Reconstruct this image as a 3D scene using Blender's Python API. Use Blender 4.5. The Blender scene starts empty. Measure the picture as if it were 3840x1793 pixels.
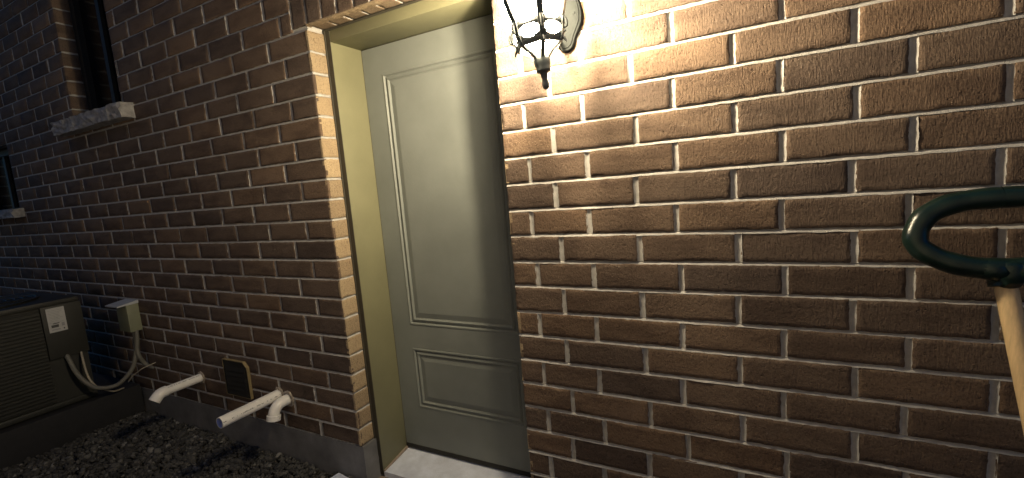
import bpy, bmesh, math, random
import numpy as np
from mathutils import Vector, Matrix
random.seed(7); np.random.seed(7)
R = random.random
def rj(a): return (R() * 2 - 1) * a
scene = bpy.context.scene
COL = scene.collection
PI = math.pi

BULB = 1550
# ------------------------------------------------------------------ materials
def mat_new(name):
    m = bpy.data.materials.new(name); m.use_nodes = True
    nt = m.node_tree; b = nt.nodes['Principled BSDF']
    return m, nt, b
def N(nt, t, **kw):
    n = nt.nodes.new(t)
    for k, v in kw.items():
        if k in n.inputs.keys(): n.inputs[k].default_value = v
        else: setattr(n, k, v)
    return n
def ramp(nt, pts):
    r = nt.nodes.new('ShaderNodeValToRGB'); e = r.color_ramp.elements
    while len(e) < len(pts): e.new(0.5)
    for i, (p, c) in enumerate(pts):
        e[i].position = p; e[i].color = (*c, 1) if len(c) == 3 else c
    return r
def math_n(nt, op, a, b=None):
    n = nt.nodes.new('ShaderNodeMath'); n.operation = op
    for i, v in enumerate((a, b)):
        if v is None: continue
        if isinstance(v, (int, float)): n.inputs[i].default_value = v
        else: nt.links.new(v, n.inputs[i])
    return n.outputs[0]
def mix_n(nt, mode, fac, a, b):
    n = nt.nodes.new('ShaderNodeMix'); n.data_type = 'RGBA'; n.blend_type = mode
    for i, v in ((0, fac), (6, a), (7, b)):
        if isinstance(v, (int, float)): n.inputs[i].default_value = v
        elif isinstance(v, tuple): n.inputs[i].default_value = (*v, 1)
        else: nt.links.new(v, n.inputs[i])
    return n.outputs[2]
def coords(nt, scale=(1, 1, 1), kind='Object'):
    tc = nt.nodes.new('ShaderNodeTexCoord'); mp = nt.nodes.new('ShaderNodeMapping')
    mp.inputs['Scale'].default_value = scale
    nt.links.new(tc.outputs[kind], mp.inputs[0]); return mp.outputs[0]
def noise(nt, scale, detail=3, rough=.55, vec=None):
    n = N(nt, 'ShaderNodeTexNoise'); n.inputs['Scale'].default_value = scale
    n.inputs['Detail'].default_value = detail; n.inputs['Roughness'].default_value = rough
    if vec is not None: nt.links.new(vec, n.inputs['Vector'])
    return n.outputs['Fac']
def bump(nt, b, height, dist, strength=1.0):
    n = nt.nodes.new('ShaderNodeBump'); n.inputs['Distance'].default_value = dist
    n.inputs['Strength'].default_value = strength
    nt.links.new(height, n.inputs['Height']); nt.links.new(n.outputs[0], b.inputs['Normal'])

def simple(name, col, rough=.6, metal=0, spec=.5, var=.15, scale=25, bmp=0, bscale=200, stretch=(1, 1, 1)):
    m, nt, b = mat_new(name)
    v = coords(nt, stretch); f = noise(nt, scale, 5, .6, v)
    lo = tuple(c * (1 - var) for c in col); hi = tuple(min(1, c * (1 + var)) for c in col)
    r = ramp(nt, [(.3, lo), (.7, hi)]); nt.links.new(f, r.inputs[0])
    nt.links.new(r.outputs[0], b.inputs['Base Color'])
    b.inputs['Roughness'].default_value = rough; b.inputs['Metallic'].default_value = metal
    b.inputs['Specular IOR Level'].default_value = spec
    if bmp: bump(nt, b, noise(nt, bscale, 4, .6, v), bmp)
    return m

def scuffed(name, col, rough, scale, amt):
    m, nt, b = mat_new(name); L = nt.links; v = coords(nt)
    f = noise(nt, 5, 5, .6, v); r = ramp(nt, [(.3, tuple(c * .9 for c in col)), (.7, tuple(c * 1.07 for c in col))]); L.new(f, r.inputs[0])
    vo = N(nt, 'ShaderNodeTexVoronoi'); vo.inputs['Scale'].default_value = scale; L.new(v, vo.inputs['Vector'])
    sp = ramp(nt, [(.0, (1, 1, 1)), (.085, (0, 0, 0))]); L.new(vo.outputs['Distance'], sp.inputs[0])
    ms = ramp(nt, [(.62, (0, 0, 0)), (.68, (1, 1, 1))]); L.new(noise(nt, 9, 3, .6, v), ms.inputs[0])
    sc = ramp(nt, [(.7, (0, 0, 0)), (.76, (1, 1, 1))]); L.new(noise(nt, 26, 6, .75, coords(nt, (1, 1, .35))), sc.inputs[0])
    fac = math_n(nt, 'MULTIPLY', math_n(nt, 'MAXIMUM', math_n(nt, 'MULTIPLY', sp.outputs[0], ms.outputs[0]), math_n(nt, 'MULTIPLY', sc.outputs[0], .35)), amt)
    L.new(mix_n(nt, 'MIX', fac, r.outputs[0], (.36, .35, .31)), b.inputs['Base Color'])
    rr = ramp(nt, [(.3, (rough - .08,) * 3), (.7, (rough + .1,) * 3)]); L.new(noise(nt, 3, 4, .6, v), rr.inputs[0]); L.new(rr.outputs[0], b.inputs['Roughness'])
    b.inputs['Specular IOR Level'].default_value = .4
    bump(nt, b, noise(nt, 230, 4, .6, coords(nt, (1, 1, .3))), .0006)
    return m
def brick_mat():
    m, nt, b = mat_new('brick'); L = nt.links
    v = coords(nt)
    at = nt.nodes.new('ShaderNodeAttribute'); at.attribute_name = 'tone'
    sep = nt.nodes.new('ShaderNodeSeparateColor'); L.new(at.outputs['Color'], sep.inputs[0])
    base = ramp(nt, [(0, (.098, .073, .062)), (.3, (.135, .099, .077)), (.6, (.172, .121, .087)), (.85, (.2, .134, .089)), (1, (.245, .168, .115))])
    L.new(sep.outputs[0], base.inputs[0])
    # kiln flashing: darker greyer smears with a shape of their own
    flash = noise(nt, 3.2, 3, .6, coords(nt, (1.6, 1, 5)))
    fr = ramp(nt, [(.5, (0, 0, 0)), (.68, (1, 1, 1))])
    L.new(math_n(nt, 'ADD', flash, math_n(nt, 'MULTIPLY', sep.outputs[1], .12)), fr.inputs[0])
    c = mix_n(nt, 'MULTIPLY', math_n(nt, 'MULTIPLY', fr.outputs[0], .75), base.outputs[0], (.6, .58, .6))
    c = mix_n(nt, 'MIX', math_n(nt, 'MULTIPLY', sep.outputs[2], .85), c, (.5, .385, .24))   # paler clay on door returns and lintel underside: lamp glow put into the colour
    grain = noise(nt, 170, 4, .7, v)
    gr = ramp(nt, [(.33, (.5, .48, .47)), (.47, (.95, .95, .95)), (.62, (1.08, 1.07, 1.05))]); L.new(grain, gr.inputs[0])
    c = mix_n(nt, 'MULTIPLY', .85, c, gr.outputs[0])
    st = noise(nt, 2.3, 4, .6, coords(nt, (1, 1, .6))); stR = ramp(nt, [(.35, (.78, .76, .76)), (.6, (1, 1, 1)), (.8, (1.0, .98, .95))]); L.new(st, stR.inputs[0])
    c = mix_n(nt, 'MULTIPLY', .8, c, stR.outputs[0])
    # light mortar smears / efflorescence scuffs
    sm = noise(nt, 22, 5, .65, coords(nt, (1, 1, 2.2)))
    sr = ramp(nt, [(.6, (0, 0, 0)), (.7, (1, 1, 1))]); L.new(sm, sr.inputs[0])
    sm2 = noise(nt, 140, 3, .7, v); sr2 = ramp(nt, [(.45, (0, 0, 0)), (.7, (1, 1, 1))]); L.new(sm2, sr2.inputs[0])
    c = mix_n(nt, 'MIX', math_n(nt, 'MULTIPLY', math_n(nt, 'MULTIPLY', sr.outputs[0], sr2.outputs[0]), .55), c, (.34, .29, .25))
    pv_ = N(nt, 'ShaderNodeTexVoronoi'); pv_.inputs['Scale'].default_value = 95; L.new(v, pv_.inputs['Vector'])
    pr2 = ramp(nt, [(.1, (1, 1, 1)), (.26, (0, 0, 0))]); L.new(pv_.outputs['Distance'], pr2.inputs[0])
    pk = ramp(nt, [(.5, (0, 0, 0)), (.58, (1, 1, 1))]); L.new(noise(nt, 50, 2, .5, v), pk.inputs[0])
    c = mix_n(nt, 'MULTIPLY', math_n(nt, 'MULTIPLY', math_n(nt, 'MULTIPLY', pr2.outputs[0], pk.outputs[0]), .8), c, (.4, .37, .36))
    L.new(c, b.inputs['Base Color'])
    b.inputs['Roughness'].default_value = .93; b.inputs['Specular IOR Level'].default_value = .25
    vo = N(nt, 'ShaderNodeTexVoronoi'); vo.inputs['Scale'].default_value = 115
    wv = coords(nt, (1, 1, 1)); L.new(wv, vo.inputs['Vector'])
    pit = ramp(nt, [(.0, (0, 0, 0)), (.28, (1, 1, 1))]); L.new(vo.outputs['Distance'], pit.inputs[0])
    pm = noise(nt, 60, 2, .5, v); pmr = ramp(nt, [(.5, (0, 0, 0)), (.62, (1, 1, 1))]); L.new(pm, pmr.inputs[0])
    pits = math_n(nt, 'MULTIPLY', math_n(nt, 'SUBTRACT', 1.0, pit.outputs[0]), pmr.outputs[0])
    drag = noise(nt, 1, 3, .6, coords(nt, (330, 330, 60)))
    med = noise(nt, 85, 5, .7, v)
    h = math_n(nt, 'ADD', math_n(nt, 'MULTIPLY', drag, .55), math_n(nt, 'MULTIPLY', med, .8))
    h = math_n(nt, 'SUBTRACT', h, math_n(nt, 'MULTIPLY', pits, .75))
    bump(nt, b, h, .0042, 1.0)
    return m
def mortar_mat():
    m, nt, b = mat_new('mortar'); L = nt.links; v = coords(nt)
    r = ramp(nt, [(.25, (.34, .325, .305)), (.6, (.46, .445, .425)), (.85, (.55, .53, .505))])
    L.new(noise(nt, 45, 5, .65, v), r.inputs[0]); L.new(r.outputs[0], b.inputs['Base Color'])
    b.inputs['Roughness'].default_value = .95; b.inputs['Specular IOR Level'].default_value = .2
    bump(nt, b, noise(nt, 380, 4, .7, v), .0012)
    return m
M = {}
M['brick'] = brick_mat(); M['mortar'] = mortar_mat()
M['concrete'] = simple('concrete', (.17, .17, .175), .95, var=.28, scale=7, bmp=.002, bscale=90, spec=.2)
M['sill_white'] = simple('sill_white', (.66, .71, .84), .75, var=.14, scale=16, bmp=.001, bscale=120)
M['ledge'] = simple('ledge', (.3, .24, .19), .9, var=.25, scale=30, bmp=.002, bscale=140)
M['door'] = scuffed('door_paint', (.19, .207, .196), .5, 34, .45)
M['frame'] = scuffed('frame_paint', (.185, .18, .108), .5, 40, .5)
M['mould'] = simple('mould_paint', (.04, .036, .026), .6, var=.12, scale=20, bmp=.0005, bscale=120)
M['caulk'] = simple('caulk', (.05, .046, .034), .7, var=.15, scale=40)
M['iron'] = simple('lantern_iron', (.1, .112, .115), .5, var=.15, scale=60, bmp=.0004, bscale=300, spec=.5)
M['plate'] = simple('plate_metal', (.006, .0068, .0068), .8, var=.15, scale=60, bmp=.0003, bscale=300, spec=.04)
M['pvc'] = simple('pvc', (.8, .785, .75), .32, var=.05, scale=20, spec=.5)
M['primer'] = simple('pipe_primer', (.34, .42, .78), .4, var=.1)
M['pvc_print'] = simple('pvc_print', (.05, .05, .06), .6)
M['putty'] = simple('putty', (.28, .24, .2), .95, var=.35, scale=60, bmp=.004, bscale=110)
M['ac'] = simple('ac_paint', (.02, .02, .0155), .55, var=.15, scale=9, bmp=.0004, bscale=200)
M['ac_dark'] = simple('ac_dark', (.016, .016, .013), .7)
M['paper'] = simple('label_paper', (.45, .45, .44), .6, var=.08, scale=50)
M['ink'] = simple('label_ink', (.05, .05, .05), .7)
M['ink_grey'] = simple('label_ink_grey', (.28, .28, .29), .7)
M['box'] = simple('box_paint', (.2, .21, .14), .5, var=.08, scale=15)
M['lid'] = simple('box_lid', (.42, .44, .46), .45, var=.08, scale=15)
M['conduit'] = simple('conduit_plastic', (.14, .135, .115), .6, var=.12, scale=30)
M['copper'] = simple('line_set', (.34, .3, .23), .5, var=.15, scale=40)
M['pad'] = simple('pad_plastic', (.012, .012, .014), .8, var=.25, scale=20)
M['vent_side'] = simple('vent_side', (.22, .17, .085), .6, var=.15, scale=20)
M['vent_dark'] = simple('vent_dark', (.014, .013, .01), .7, var=.2, scale=20)
M['stone_sill'] = simple('stone_sill', (.33, .32, .31), .95, var=.35, scale=34, bmp=.012, bscale=34, spec=.2)
M['win_frame'] = simple('window_frame', (.014, .014, .013), .6)
M['wood'] = simple('ash_wood', (.66, .47, .25), .5, var=.2, scale=8, bmp=.0003, bscale=90, stretch=(14, 14, 1.2))
M['green'] = simple('green_plastic', (.006, .017, .0135), .28, var=.25, scale=18, bmp=.0004, bscale=170, spec=.5)
M['steel'] = simple('brushed_steel', (.45, .44, .42), .35, metal=1, var=.08)
m, nt, b = mat_new('window_glass'); b.inputs['Base Color'].default_value = (.006, .006, .007, 1); b.inputs['Roughness'].default_value = .12; b.inputs['Specular IOR Level'].default_value = .12
M['pane'] = m
def glow(name, strength, clear):
    m = bpy.data.materials.new(name); m.use_nodes = True; nt = m.node_tree; nt.nodes.clear()
    out = nt.nodes.new('ShaderNodeOutputMaterial'); em = nt.nodes.new('ShaderNodeEmission')
    em.inputs[0].default_value = (1, .82, .54, 1); em.inputs[1].default_value = strength
    if clear:
        tr = nt.nodes.new('ShaderNodeBsdfTransparent'); tr.inputs[0].default_value = (clear, clear, clear, 1)
        ad = nt.nodes.new('ShaderNodeAddShader'); nt.links.new(tr.outputs[0], ad.inputs[0]); nt.links.new(em.outputs[0], ad.inputs[1]); nt.links.new(ad.outputs[0], out.inputs[0])
    else: nt.links.new(em.outputs[0], out.inputs[0])
    return m
M['lit'] = glow("lit_glass", 40, .9); M['bulb'] = glow('bulb_glow', BULB, 0)
def gravel_mat():
    m, nt, b = mat_new('gravel'); L = nt.links
    at = nt.nodes.new('ShaderNodeAttribute'); at.attribute_name = 'tone'
    r = ramp(nt, [(0, (.028, .028, .028)), (.4, (.062, .061, .06)), (.75, (.105, .103, .098)), (1, (.25, .245, .235))])
    sep = nt.nodes.new('ShaderNodeSeparateColor'); L.new(at.outputs['Color'], sep.inputs[0])
    L.new(sep.outputs[0], r.inputs[0])
    g = noise(nt, 130, 4, .6, coords(nt)); gr = ramp(nt, [(.3, (.6, .6, .6)), (.7, (1, 1, 1))]); L.new(g, gr.inputs[0])
    L.new(mix_n(nt, 'MULTIPLY', 1, r.outputs[0], gr.outputs[0]), b.inputs['Base Color'])
    b.inputs['Roughness'].default_value = .9
    bump(nt, b, noise(nt, 200, 4, .6, coords(nt)), .002)
    return m
M['gravel'] = gravel_mat()
M['bounce_cladding'] = simple('bounce_cladding', (.66, .6, .53), .8, var=.06, scale=6)
M['soil'] = simple('soil', (.075, .068, .058), 1, var=.5, scale=40, bmp=.02, bscale=50, spec=.1)

# ------------------------------------------------------------------ object helpers
def empty(name, label, cat, loc=(0, 0, 0), rot=(0, 0, 0), group=None):
    o = bpy.data.objects.new(name, None); COL.objects.link(o); o.location = loc; o.rotation_euler = rot
    o['label'] = label; o['category'] = cat
    if group: o['group'] = group
    return o
def link(name, me, mats, parent=None, smooth=False):
    for mt in (mats if isinstance(mats, (list, tuple)) else [mats]): me.materials.append(M[mt] if isinstance(mt, str) else mt)
    if smooth: me.polygons.foreach_set('use_smooth', [True] * len(me.polygons))
    o = bpy.data.objects.new(name, me); COL.objects.link(o)
    if parent: o.parent = parent
    return o
class MB:
    """collects shapes into one mesh (verts, faces, material index)"""
    def __init__(s): s.v = []; s.f = []; s.mi = []
    def add(s, vs, fs, mi=0):
        o = len(s.v); s.v += [tuple(v) for v in vs]; s.f += [tuple(i + o for i in f) for f in fs]; s.mi += [mi] * len(fs)
    def box(s, x0, x1, y0, y1, z0, z1, mi=0, bev=0):
        bm = bmesh.new(); bmesh.ops.create_cube(bm, size=1)
        for v in bm.verts: v.co = Vector(((x0 + x1) / 2 + v.co.x * (x1 - x0), (y0 + y1) / 2 + v.co.y * (y1 - y0), (z0 + z1) / 2 + v.co.z * (z1 - z0)))
        if bev: bmesh.ops.bevel(bm, geom=bm.edges[:], offset=bev, segments=2, affect='EDGES', profile=.6)
        s.bm(bm, mi)
    def bm(s, bm, mi=0, mat=None):
        bm.verts.index_update()
        s.add([(mat @ v.co if mat else v.co) for v in bm.verts], [[v.index for v in f.verts] for f in bm.faces], mi); bm.free()
    def lathe(s, prof, n=24, c=(0, 0, 0), mi=0, phase=0):
        vs = []; fs = []
        for r, z in prof:
            for k in range(n):
                a = 2 * PI * k / n + phase; vs.append((c[0] + r * math.cos(a), c[1] + r * math.sin(a), c[2] + z))
        for i in range(len(prof) - 1):
            for k in range(n): fs.append((i * n + k, i * n + (k + 1) % n, (i + 1) * n + (k + 1) % n, (i + 1) * n + k))
        s.add(vs, fs, mi)
    def tube(s, pts, r, n=12, mi=0, cap=True, inner=None):
        """tube along points; r a number or list"""
        pts = [Vector(p) for p in pts]; rs = r if isinstance(r, (list, tuple)) else [r] * len(pts)
        t0 = (pts[1] - pts[0]).normalized(); up = Vector((0, 0, 1)) if abs(t0.z) < .9 else Vector((1, 0, 0))
        nrm = (up - t0 * up.dot(t0)).normalized(); vs = []; fs = []
        for i, p in enumerate(pts):
            t = (pts[min(i + 1, len(pts) - 1)] - pts[max(i - 1, 0)]).normalized()
            nrm = (nrm - t * nrm.dot(t)).normalized(); bn = t.cross(nrm)
            for k in range(n):
                a = 2 * PI * k / n; vs.append(p + (nrm * math.cos(a) + bn * math.sin(a)) * rs[i])
        for i in range(len(pts) - 1):
            for k in range(n): fs.append((i * n + k, i * n + (k + 1) % n, (i + 1) * n + (k + 1) % n, (i + 1) * n + k))
        if cap: fs.append(tuple(range(n - 1, -1, -1))); fs.append(tuple((len(pts) - 1) * n + k for k in range(n)))
        s.add(vs, fs, mi)
    def strip(s, pts, nrms, w, t, mi=0):
        """flat bar along points: width w across, thickness t along normals"""
        pts = [Vector(p) for p in pts]; vs = []; fs = []
        ws = w if isinstance(w, (list, tuple)) else [w] * len(pts)
        for i, p in enumerate(pts):
            tg = (pts[min(i + 1, len(pts) - 1)] - pts[max(i - 1, 0)]).normalized()
            nn = Vector(nrms[i]); nn = (nn - tg * nn.dot(tg)).normalized(); sd = tg.cross(nn)
            for a, bb in ((-1, -1), (1, -1), (1, 1), (-1, 1)): vs.append(p + sd * a * ws[i] / 2 + nn * bb * t / 2)
        for i in range(len(pts) - 1):
            for k in range(4): fs.append((i * 4 + k, i * 4 + (k + 1) % 4, i * 4 + 4 + (k + 1) % 4, i * 4 + 4 + k))
        fs.append((3, 2, 1, 0)); o = (len(pts) - 1) * 4; fs.append((o, o + 1, o + 2, o + 3))
        s.add(vs, fs, mi)
    def build(s, name, mats, parent=None, smooth=False, auto=None):
        me = bpy.data.meshes.new(name); me.from_pydata(s.v, [], s.f); me.validate()
        if any(s.mi): me.polygons.foreach_set('material_index', s.mi)
        bm = bmesh.new(); bm.from_mesh(me); bmesh.ops.recalc_face_normals(bm, faces=bm.faces[:]); bm.to_mesh(me); bm.free()
        o = link(name, me, mats, parent, smooth or bool(auto))
        if auto:
            try: me.set_sharp_from_angle(angle=math.radians(auto))
            except Exception: pass
        return o

# ------------------------------------------------------------------ brick wall generator
H = .089; J = .005; PJ = .0078                      # course height, half joint
XL, XR = .0076, .888                    # door opening
LZ = 1.885                              # lintel underside
class Wall:
    def __init__(s): s.v = []; s.f = []; s.mi = []; s.tone = []
    def panel(s, O, U, V, u0, u1, v0, v1, lod=2, depth=.012, tone=None, rag=.0011, off=None):
        O, U, V = Vector(O), Vector(U), Vector(V); Nn = U.cross(V)
        w, h = u1 - u0, v1 - v0
        if w < .012: return
        e = .0016
        step = {2: .011, 1: .02, 0: .05}[lod]
        nu = max(1, round((w - 2 * e) / step)); nv = max(1, round((h - 2 * e) / step))
        us = [u0] + [u0 + e + (w - 2 * e) * i / nu for i in range(nu + 1)] + [u1]
        vs_ = [v0] + [v0 + e + (h - 2 * e) * i / nv for i in range(nv + 1)] + [v1]
        nU, nV = len(us), len(vs_)
        if tone is None: tone = (min(1, max(0, random.gauss(.52, .17))), R(), 0, 1)
        off = rj(.0011) if off is None else off; tu = rj(.0016) / max(w, .05); tv = rj(.001) / max(h, .05)
        rg = rag if lod else rag * .8
        o = len(s.v)
        lu, hu = rj(rg), rj(rg); lv, hv = rj(rg * .7), rj(rg * .7)
        for j, v in enumerate(vs_):
            for i, u in enumerate(us):
                bd = i in (0, nU - 1) or j in (0, nV - 1)
                n = off + tu * (u - (u0 + u1) / 2) + tv * (v - (v0 + v1) / 2)
                du = (lu if i < nU / 2 else hu); dv = (lv if j < nV / 2 else hv)
                if bd:
                    n -= .0009 + abs(rj(.0007)); du += rj(rg); dv += rj(rg)
                    if R() < .05: n -= .002; du += (1 if i == 0 else -1 if i == nU - 1 else 0) * .002 * R(); dv += (1 if j == 0 else -1 if j == nV - 1 else 0) * .0025 * R()
                else: n += rj(.00025); du += rj(rg * .4); dv += rj(rg * .3)
                s.v.append(O + U * (u + du) + V * (v + dv) + Nn * n); s.tone.append(tone)
        for j in range(nV - 1):
            for i in range(nU - 1):
                a = o + j * nU + i; s.f.append((a, a + 1, a + nU + 1, a + nU)); s.mi.append(0)
        ring = [j0 for j0 in range(nU)] + [j * nU + nU - 1 for j in range(1, nV)] + [(nV - 1) * nU + i for i in range(nU - 2, -1, -1)] + [j * nU for j in range(nV - 2, 0, -1)]
        b0 = len(s.v)
        for r_ in ring:
            p = s.v[o + r_]; q = p - O; n = q.dot(Nn)
            s.v.append(p.copy()); s.v.append(p - Nn * (n + depth)); s.tone += [tone, tone]
        k = len(ring)
        for i in range(k):
            j = (i + 1) % k
            s.f.append((b0 + 2 * i, b0 + 2 * i + 1, b0 + 2 * j + 1, b0 + 2 * j)); s.mi.append(0)
    def joint(s, O, U, V, u0, u1, v, step=.02, hw=.0062, deep=1.0, noise_=.0005, bed=False):
        """concave tooled mortar joint running along U, centred at v"""
        if u1 - u0 < .004: return
        O, U, V = Vector(O), Vector(U), Vector(V); Nn = U.cross(V)
        n = max(1, round((u1 - u0) / step)); prof = ((-1, -.0008), (-.5, -.0046), (0, -.0054), (.5, -.0044), (1, -.0006))
        o = len(s.v); dp = rj(.0005)
        for i in range(n + 1):
            u = u0 + (u1 - u0) * i / n; wob = rj(.0006); dl = rj(.0005)
            for a, d in prof:
                if bed: d = {-1: -.0003, -.5: -.0010, 0: -.0032, .5: -.0064, 1: -.0056}[a]
                s.v.append(O + U * u + V * (v + a * (hw + (rj(.0008) if abs(a) == 1 else 0)) + wob) + Nn * (d * deep + dp + dl + rj(noise_))); s.tone.append((.5, .5, .5, 1))
        for i in range(n):
            for k in range(4):
                a = o + i * 5 + k; s.f.append((a, a + 5, a + 6, a + 1)); s.mi.append(1)
    def quad(s, O, U, V, u0, u1, v0, v1, n, mi=1):
        O, U, V = Vector(O), Vector(U), Vector(V); Nn = U.cross(V); o = len(s.v)
        for u, v in ((u0, v0), (u1, v0), (u1, v1), (u0, v1)): s.v.append(O + U * u + V * v + Nn * n); s.tone.append((.5, .5, .5, 1))
        s.f.append((o, o + 1, o + 2, o + 3)); s.mi.append(mi)
    def build(s, name, parent):
        me = bpy.data.meshes.new(name); me.from_pydata([tuple(v) for v in s.v], [], s.f)
        me.polygons.foreach_set('material_index', s.mi)
        a = me.attributes.new('tone', 'FLOAT_COLOR', 'POINT'); a.data.foreach_set('color', np.array(s.tone, dtype=np.float32).ravel())
        return link(name, me, ['brick', 'mortar'], parent, smooth=True)

X_, Y_, Z_ = (1, 0, 0), (0, 1, 0), (0, 0, 1)
WX0, WX1, WTOP = -5.6, 3.3, 3.04
W1 = (-2.253, -1.61, 1.780, 2.67)       # first window opening: x0, x1, z0, z1 (whole courses)
W2 = (-4.45, -3.46, 1.246, 1.78)        # second window opening
SOLD = (-.083, XR + .083, LZ, LZ + .262)
wall = Wall()
house = empty('brick_house', 'brown brick side wall of a house at night with a recessed olive grey door', 'house')

def holes(z0, z1):
    out = []
    zc = (z0 + z1) / 2
    for w in (W1, W2):
        if w[2] < zc < w[3]: out.append((w[0], w[1]))
    if SOLD[2] + .03 < z1 and z0 < SOLD[3] - .02: out.append((SOLD[0] - .005, SOLD[1] + .005))
    elif z0 < SOLD[2]: out.append((XL, XR))
    return out
def clip(x0, x1, hs):
    segs = [(x0, x1)]
    for a, b_ in hs:
        n = []
        for s0, s1 in segs:
            if b_ <= s0 or a >= s1: n.append((s0, s1)); continue
            if a > s0: n.append((s0, a))
            if b_ < s1: n.append((b_, s1))
        segs = n
    return segs
NTOP = -12
for n in range(NTOP, 22):
    z1 = (22 - n) * H + rj(.0012); z0 = (22 - n - 1) * H + rj(.0012)
    if n == 21: z0 = .004
    rec = -.006 if n == 21 else None
    even = n % 2 == 0
    # vertical joint positions read off the photograph
    if even: pr_ = [.977, 1.18, 1.445, 1.710, 1.973] + [1.973 + .2655 * k for k in range(1, 7)]
    else: pr_ = [1.072, 1.333, 1.600, 1.864, 2.130] + [2.13 + .266 * k for k in range(1, 6)]
    pl_ = [(-.160 if even else -.260) - .2668 * k for k in range(0, 24)]
    jit = rj(.004)
    if z0 > SOLD[3] - .03:               # above the soldier course the bond runs through
        base = .07 if even else .2
        xs = [base + .267 * k + jit for k in range(-24, 14)]
        rows = [xs]
    else:
        rows = [[WX0] + sorted(x + jit + rj(.002) for x in pl_) + [XL - .0006 + J], [XR + .0006 - J] + [x + jit + rj(.002) for x in pr_]]
    hs = holes(z0, z1)
    for xs in rows:
        for a, b_ in zip(xs[:-1], xs[1:]):
            if b_ < WX0 or a > WX1: continue
            tone = (min(1, max(0, random.gauss(.52, .17))), R(), 0, 1)
            for s0, s1 in clip(a + (PJ if a > WX0 + .01 and abs(a - XR) > .02 else J), b_ - (PJ if abs(b_ - XL) > .02 else J) + rj(.0015), hs):
                lod = 2 if s0 > -.75 else (1 if s0 > -2.1 else 0)
                if z0 > 2.3: lod = min(lod, 1)
                wall.panel((0, 0, 0), X_, Z_, s0, s1, z0 + J, z1 - J, lod, tone=tone, off=rec)
            if not any(h0 - .002 < b_ < h1 + .002 for h0, h1 in hs) and b_ < WX1:
                wall.joint((0, 0, 0), Z_, (-1, 0, 0), z0 + J - .002, z1 - J + .002, -b_, step=.010, hw=PJ + .0015, deep=1.0, noise_=.0007)
    # bed joint under this course (at z0)
    hb = [h for h in holes(z0 - .02, z0 + .02)]
    if n < 21:
        for s0, s1 in clip(WX0, WX1, hb):
            wall.joint((0, 0, 0), X_, Z_, s0, s1, z0, step=.02 if s1 > -.5 else .03, bed=True)
    # return bricks of the door opening (left pier faces right, right pier faces left)
    if z1 < LZ + .02:
        zt = min(z1 - J, LZ)
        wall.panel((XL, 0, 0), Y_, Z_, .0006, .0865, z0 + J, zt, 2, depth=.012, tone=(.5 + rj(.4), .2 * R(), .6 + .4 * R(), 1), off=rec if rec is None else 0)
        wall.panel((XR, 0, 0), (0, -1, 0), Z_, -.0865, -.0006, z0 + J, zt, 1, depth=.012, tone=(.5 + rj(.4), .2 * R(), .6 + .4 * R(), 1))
        if n < 21:
            wall.joint((XL, 0, 0), Y_, Z_, .003, .087, z0, step=.012)
            wall.joint((XR, 0, 0), (0, -1, 0), Z_, -.087, -.003, z0, step=.02)
    # window returns
    for w in (W1, W2):
        if w[2] < (z0 + z1) / 2 < w[3]:
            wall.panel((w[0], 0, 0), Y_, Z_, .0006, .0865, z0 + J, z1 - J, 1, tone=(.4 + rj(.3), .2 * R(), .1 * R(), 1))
            wall.panel((w[1], 0, 0), (0, -1, 0), Z_, -.0865, -.0006, z0 + J, z1 - J, 0)
            wall.joint((w[0], 0, 0), Y_, Z_, .003, .087, z0, step=.02)
            wall.joint((w[1], 0, 0), (0, -1, 0), Z_, -.087, -.003, z0, step=.03)
# courses beside / just under the lintel bearing: small closing piece over the pier corner is part of the row above
# mortar backing sheets behind the joints
zcuts = sorted({.004, W1[2], W1[3], W2[2], W2[3], SOLD[2], SOLD[3], WTOP})
for za, zb in zip(zcuts[:-1], zcuts[1:]):
    hs = []
    zc = (za + zb) / 2
    for w in (W1, W2):
        if w[2] < zc < w[3]: hs.append((w[0] - .008, w[1] + .008))
    if zc < SOLD[2]: hs.append((XL - .008, XR + .008))
    for s0, s1 in clip(WX0, WX1, hs): wall.quad((0, 0, 0), X_, Z_, s0, s1, za, zb, -.0085)
wall.quad((XL, 0, 0), Y_, Z_, .009, .0865, .004, LZ + .02, -.0085)
wall.quad((XR, 0, 0), (0, -1, 0), Z_, -.0865, -.009, .004, LZ + .02, -.0085)
for w in (W1, W2):
    wall.quad((w[0], 0, 0), Y_, Z_, .009, .0865, w[2], w[3], -.0085)
    wall.quad((w[1], 0, 0), (0, -1, 0), Z_, -.0865, -.009, w[2], w[3], -.0085)
wall.build('wall', house)

# soldier course lintel
lin = Wall()
x = SOLD[0]; k = 0
while x < SOLD[1] - .03:
    x1 = x + .0895 + rj(.002)
    tone = (min(1, max(0, random.gauss(.4, .15))), R(), 0, 1)
    lin.panel((0, 0, 0), X_, Z_, x + J, x1 - J, LZ + .0008, LZ + .257, 2, tone=tone)
    lin.joint((0, 0, 0), Z_, (-1, 0, 0), LZ + .002, LZ + .26, -x1, step=.012)
    if XL - .01 < x1 and x < XR:
        a, b_ = max(x + J, XL - .01), min(x1 - J, XR + .01)
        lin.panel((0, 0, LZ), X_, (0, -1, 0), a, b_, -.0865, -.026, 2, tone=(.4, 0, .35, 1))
        if XL < x1 < XR: lin.joint((0, 0, LZ), (0, -1, 0), (-1, 0, 0), -.0865, -.003, -x1, step=.012)
    x = x1
lin.joint((0, 0, 0), X_, Z_, SOLD[0], SOLD[1], LZ + .262, step=.02)
o = len(lin.v); k = 90      # ragged mortar lip hanging under the front edge
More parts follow.
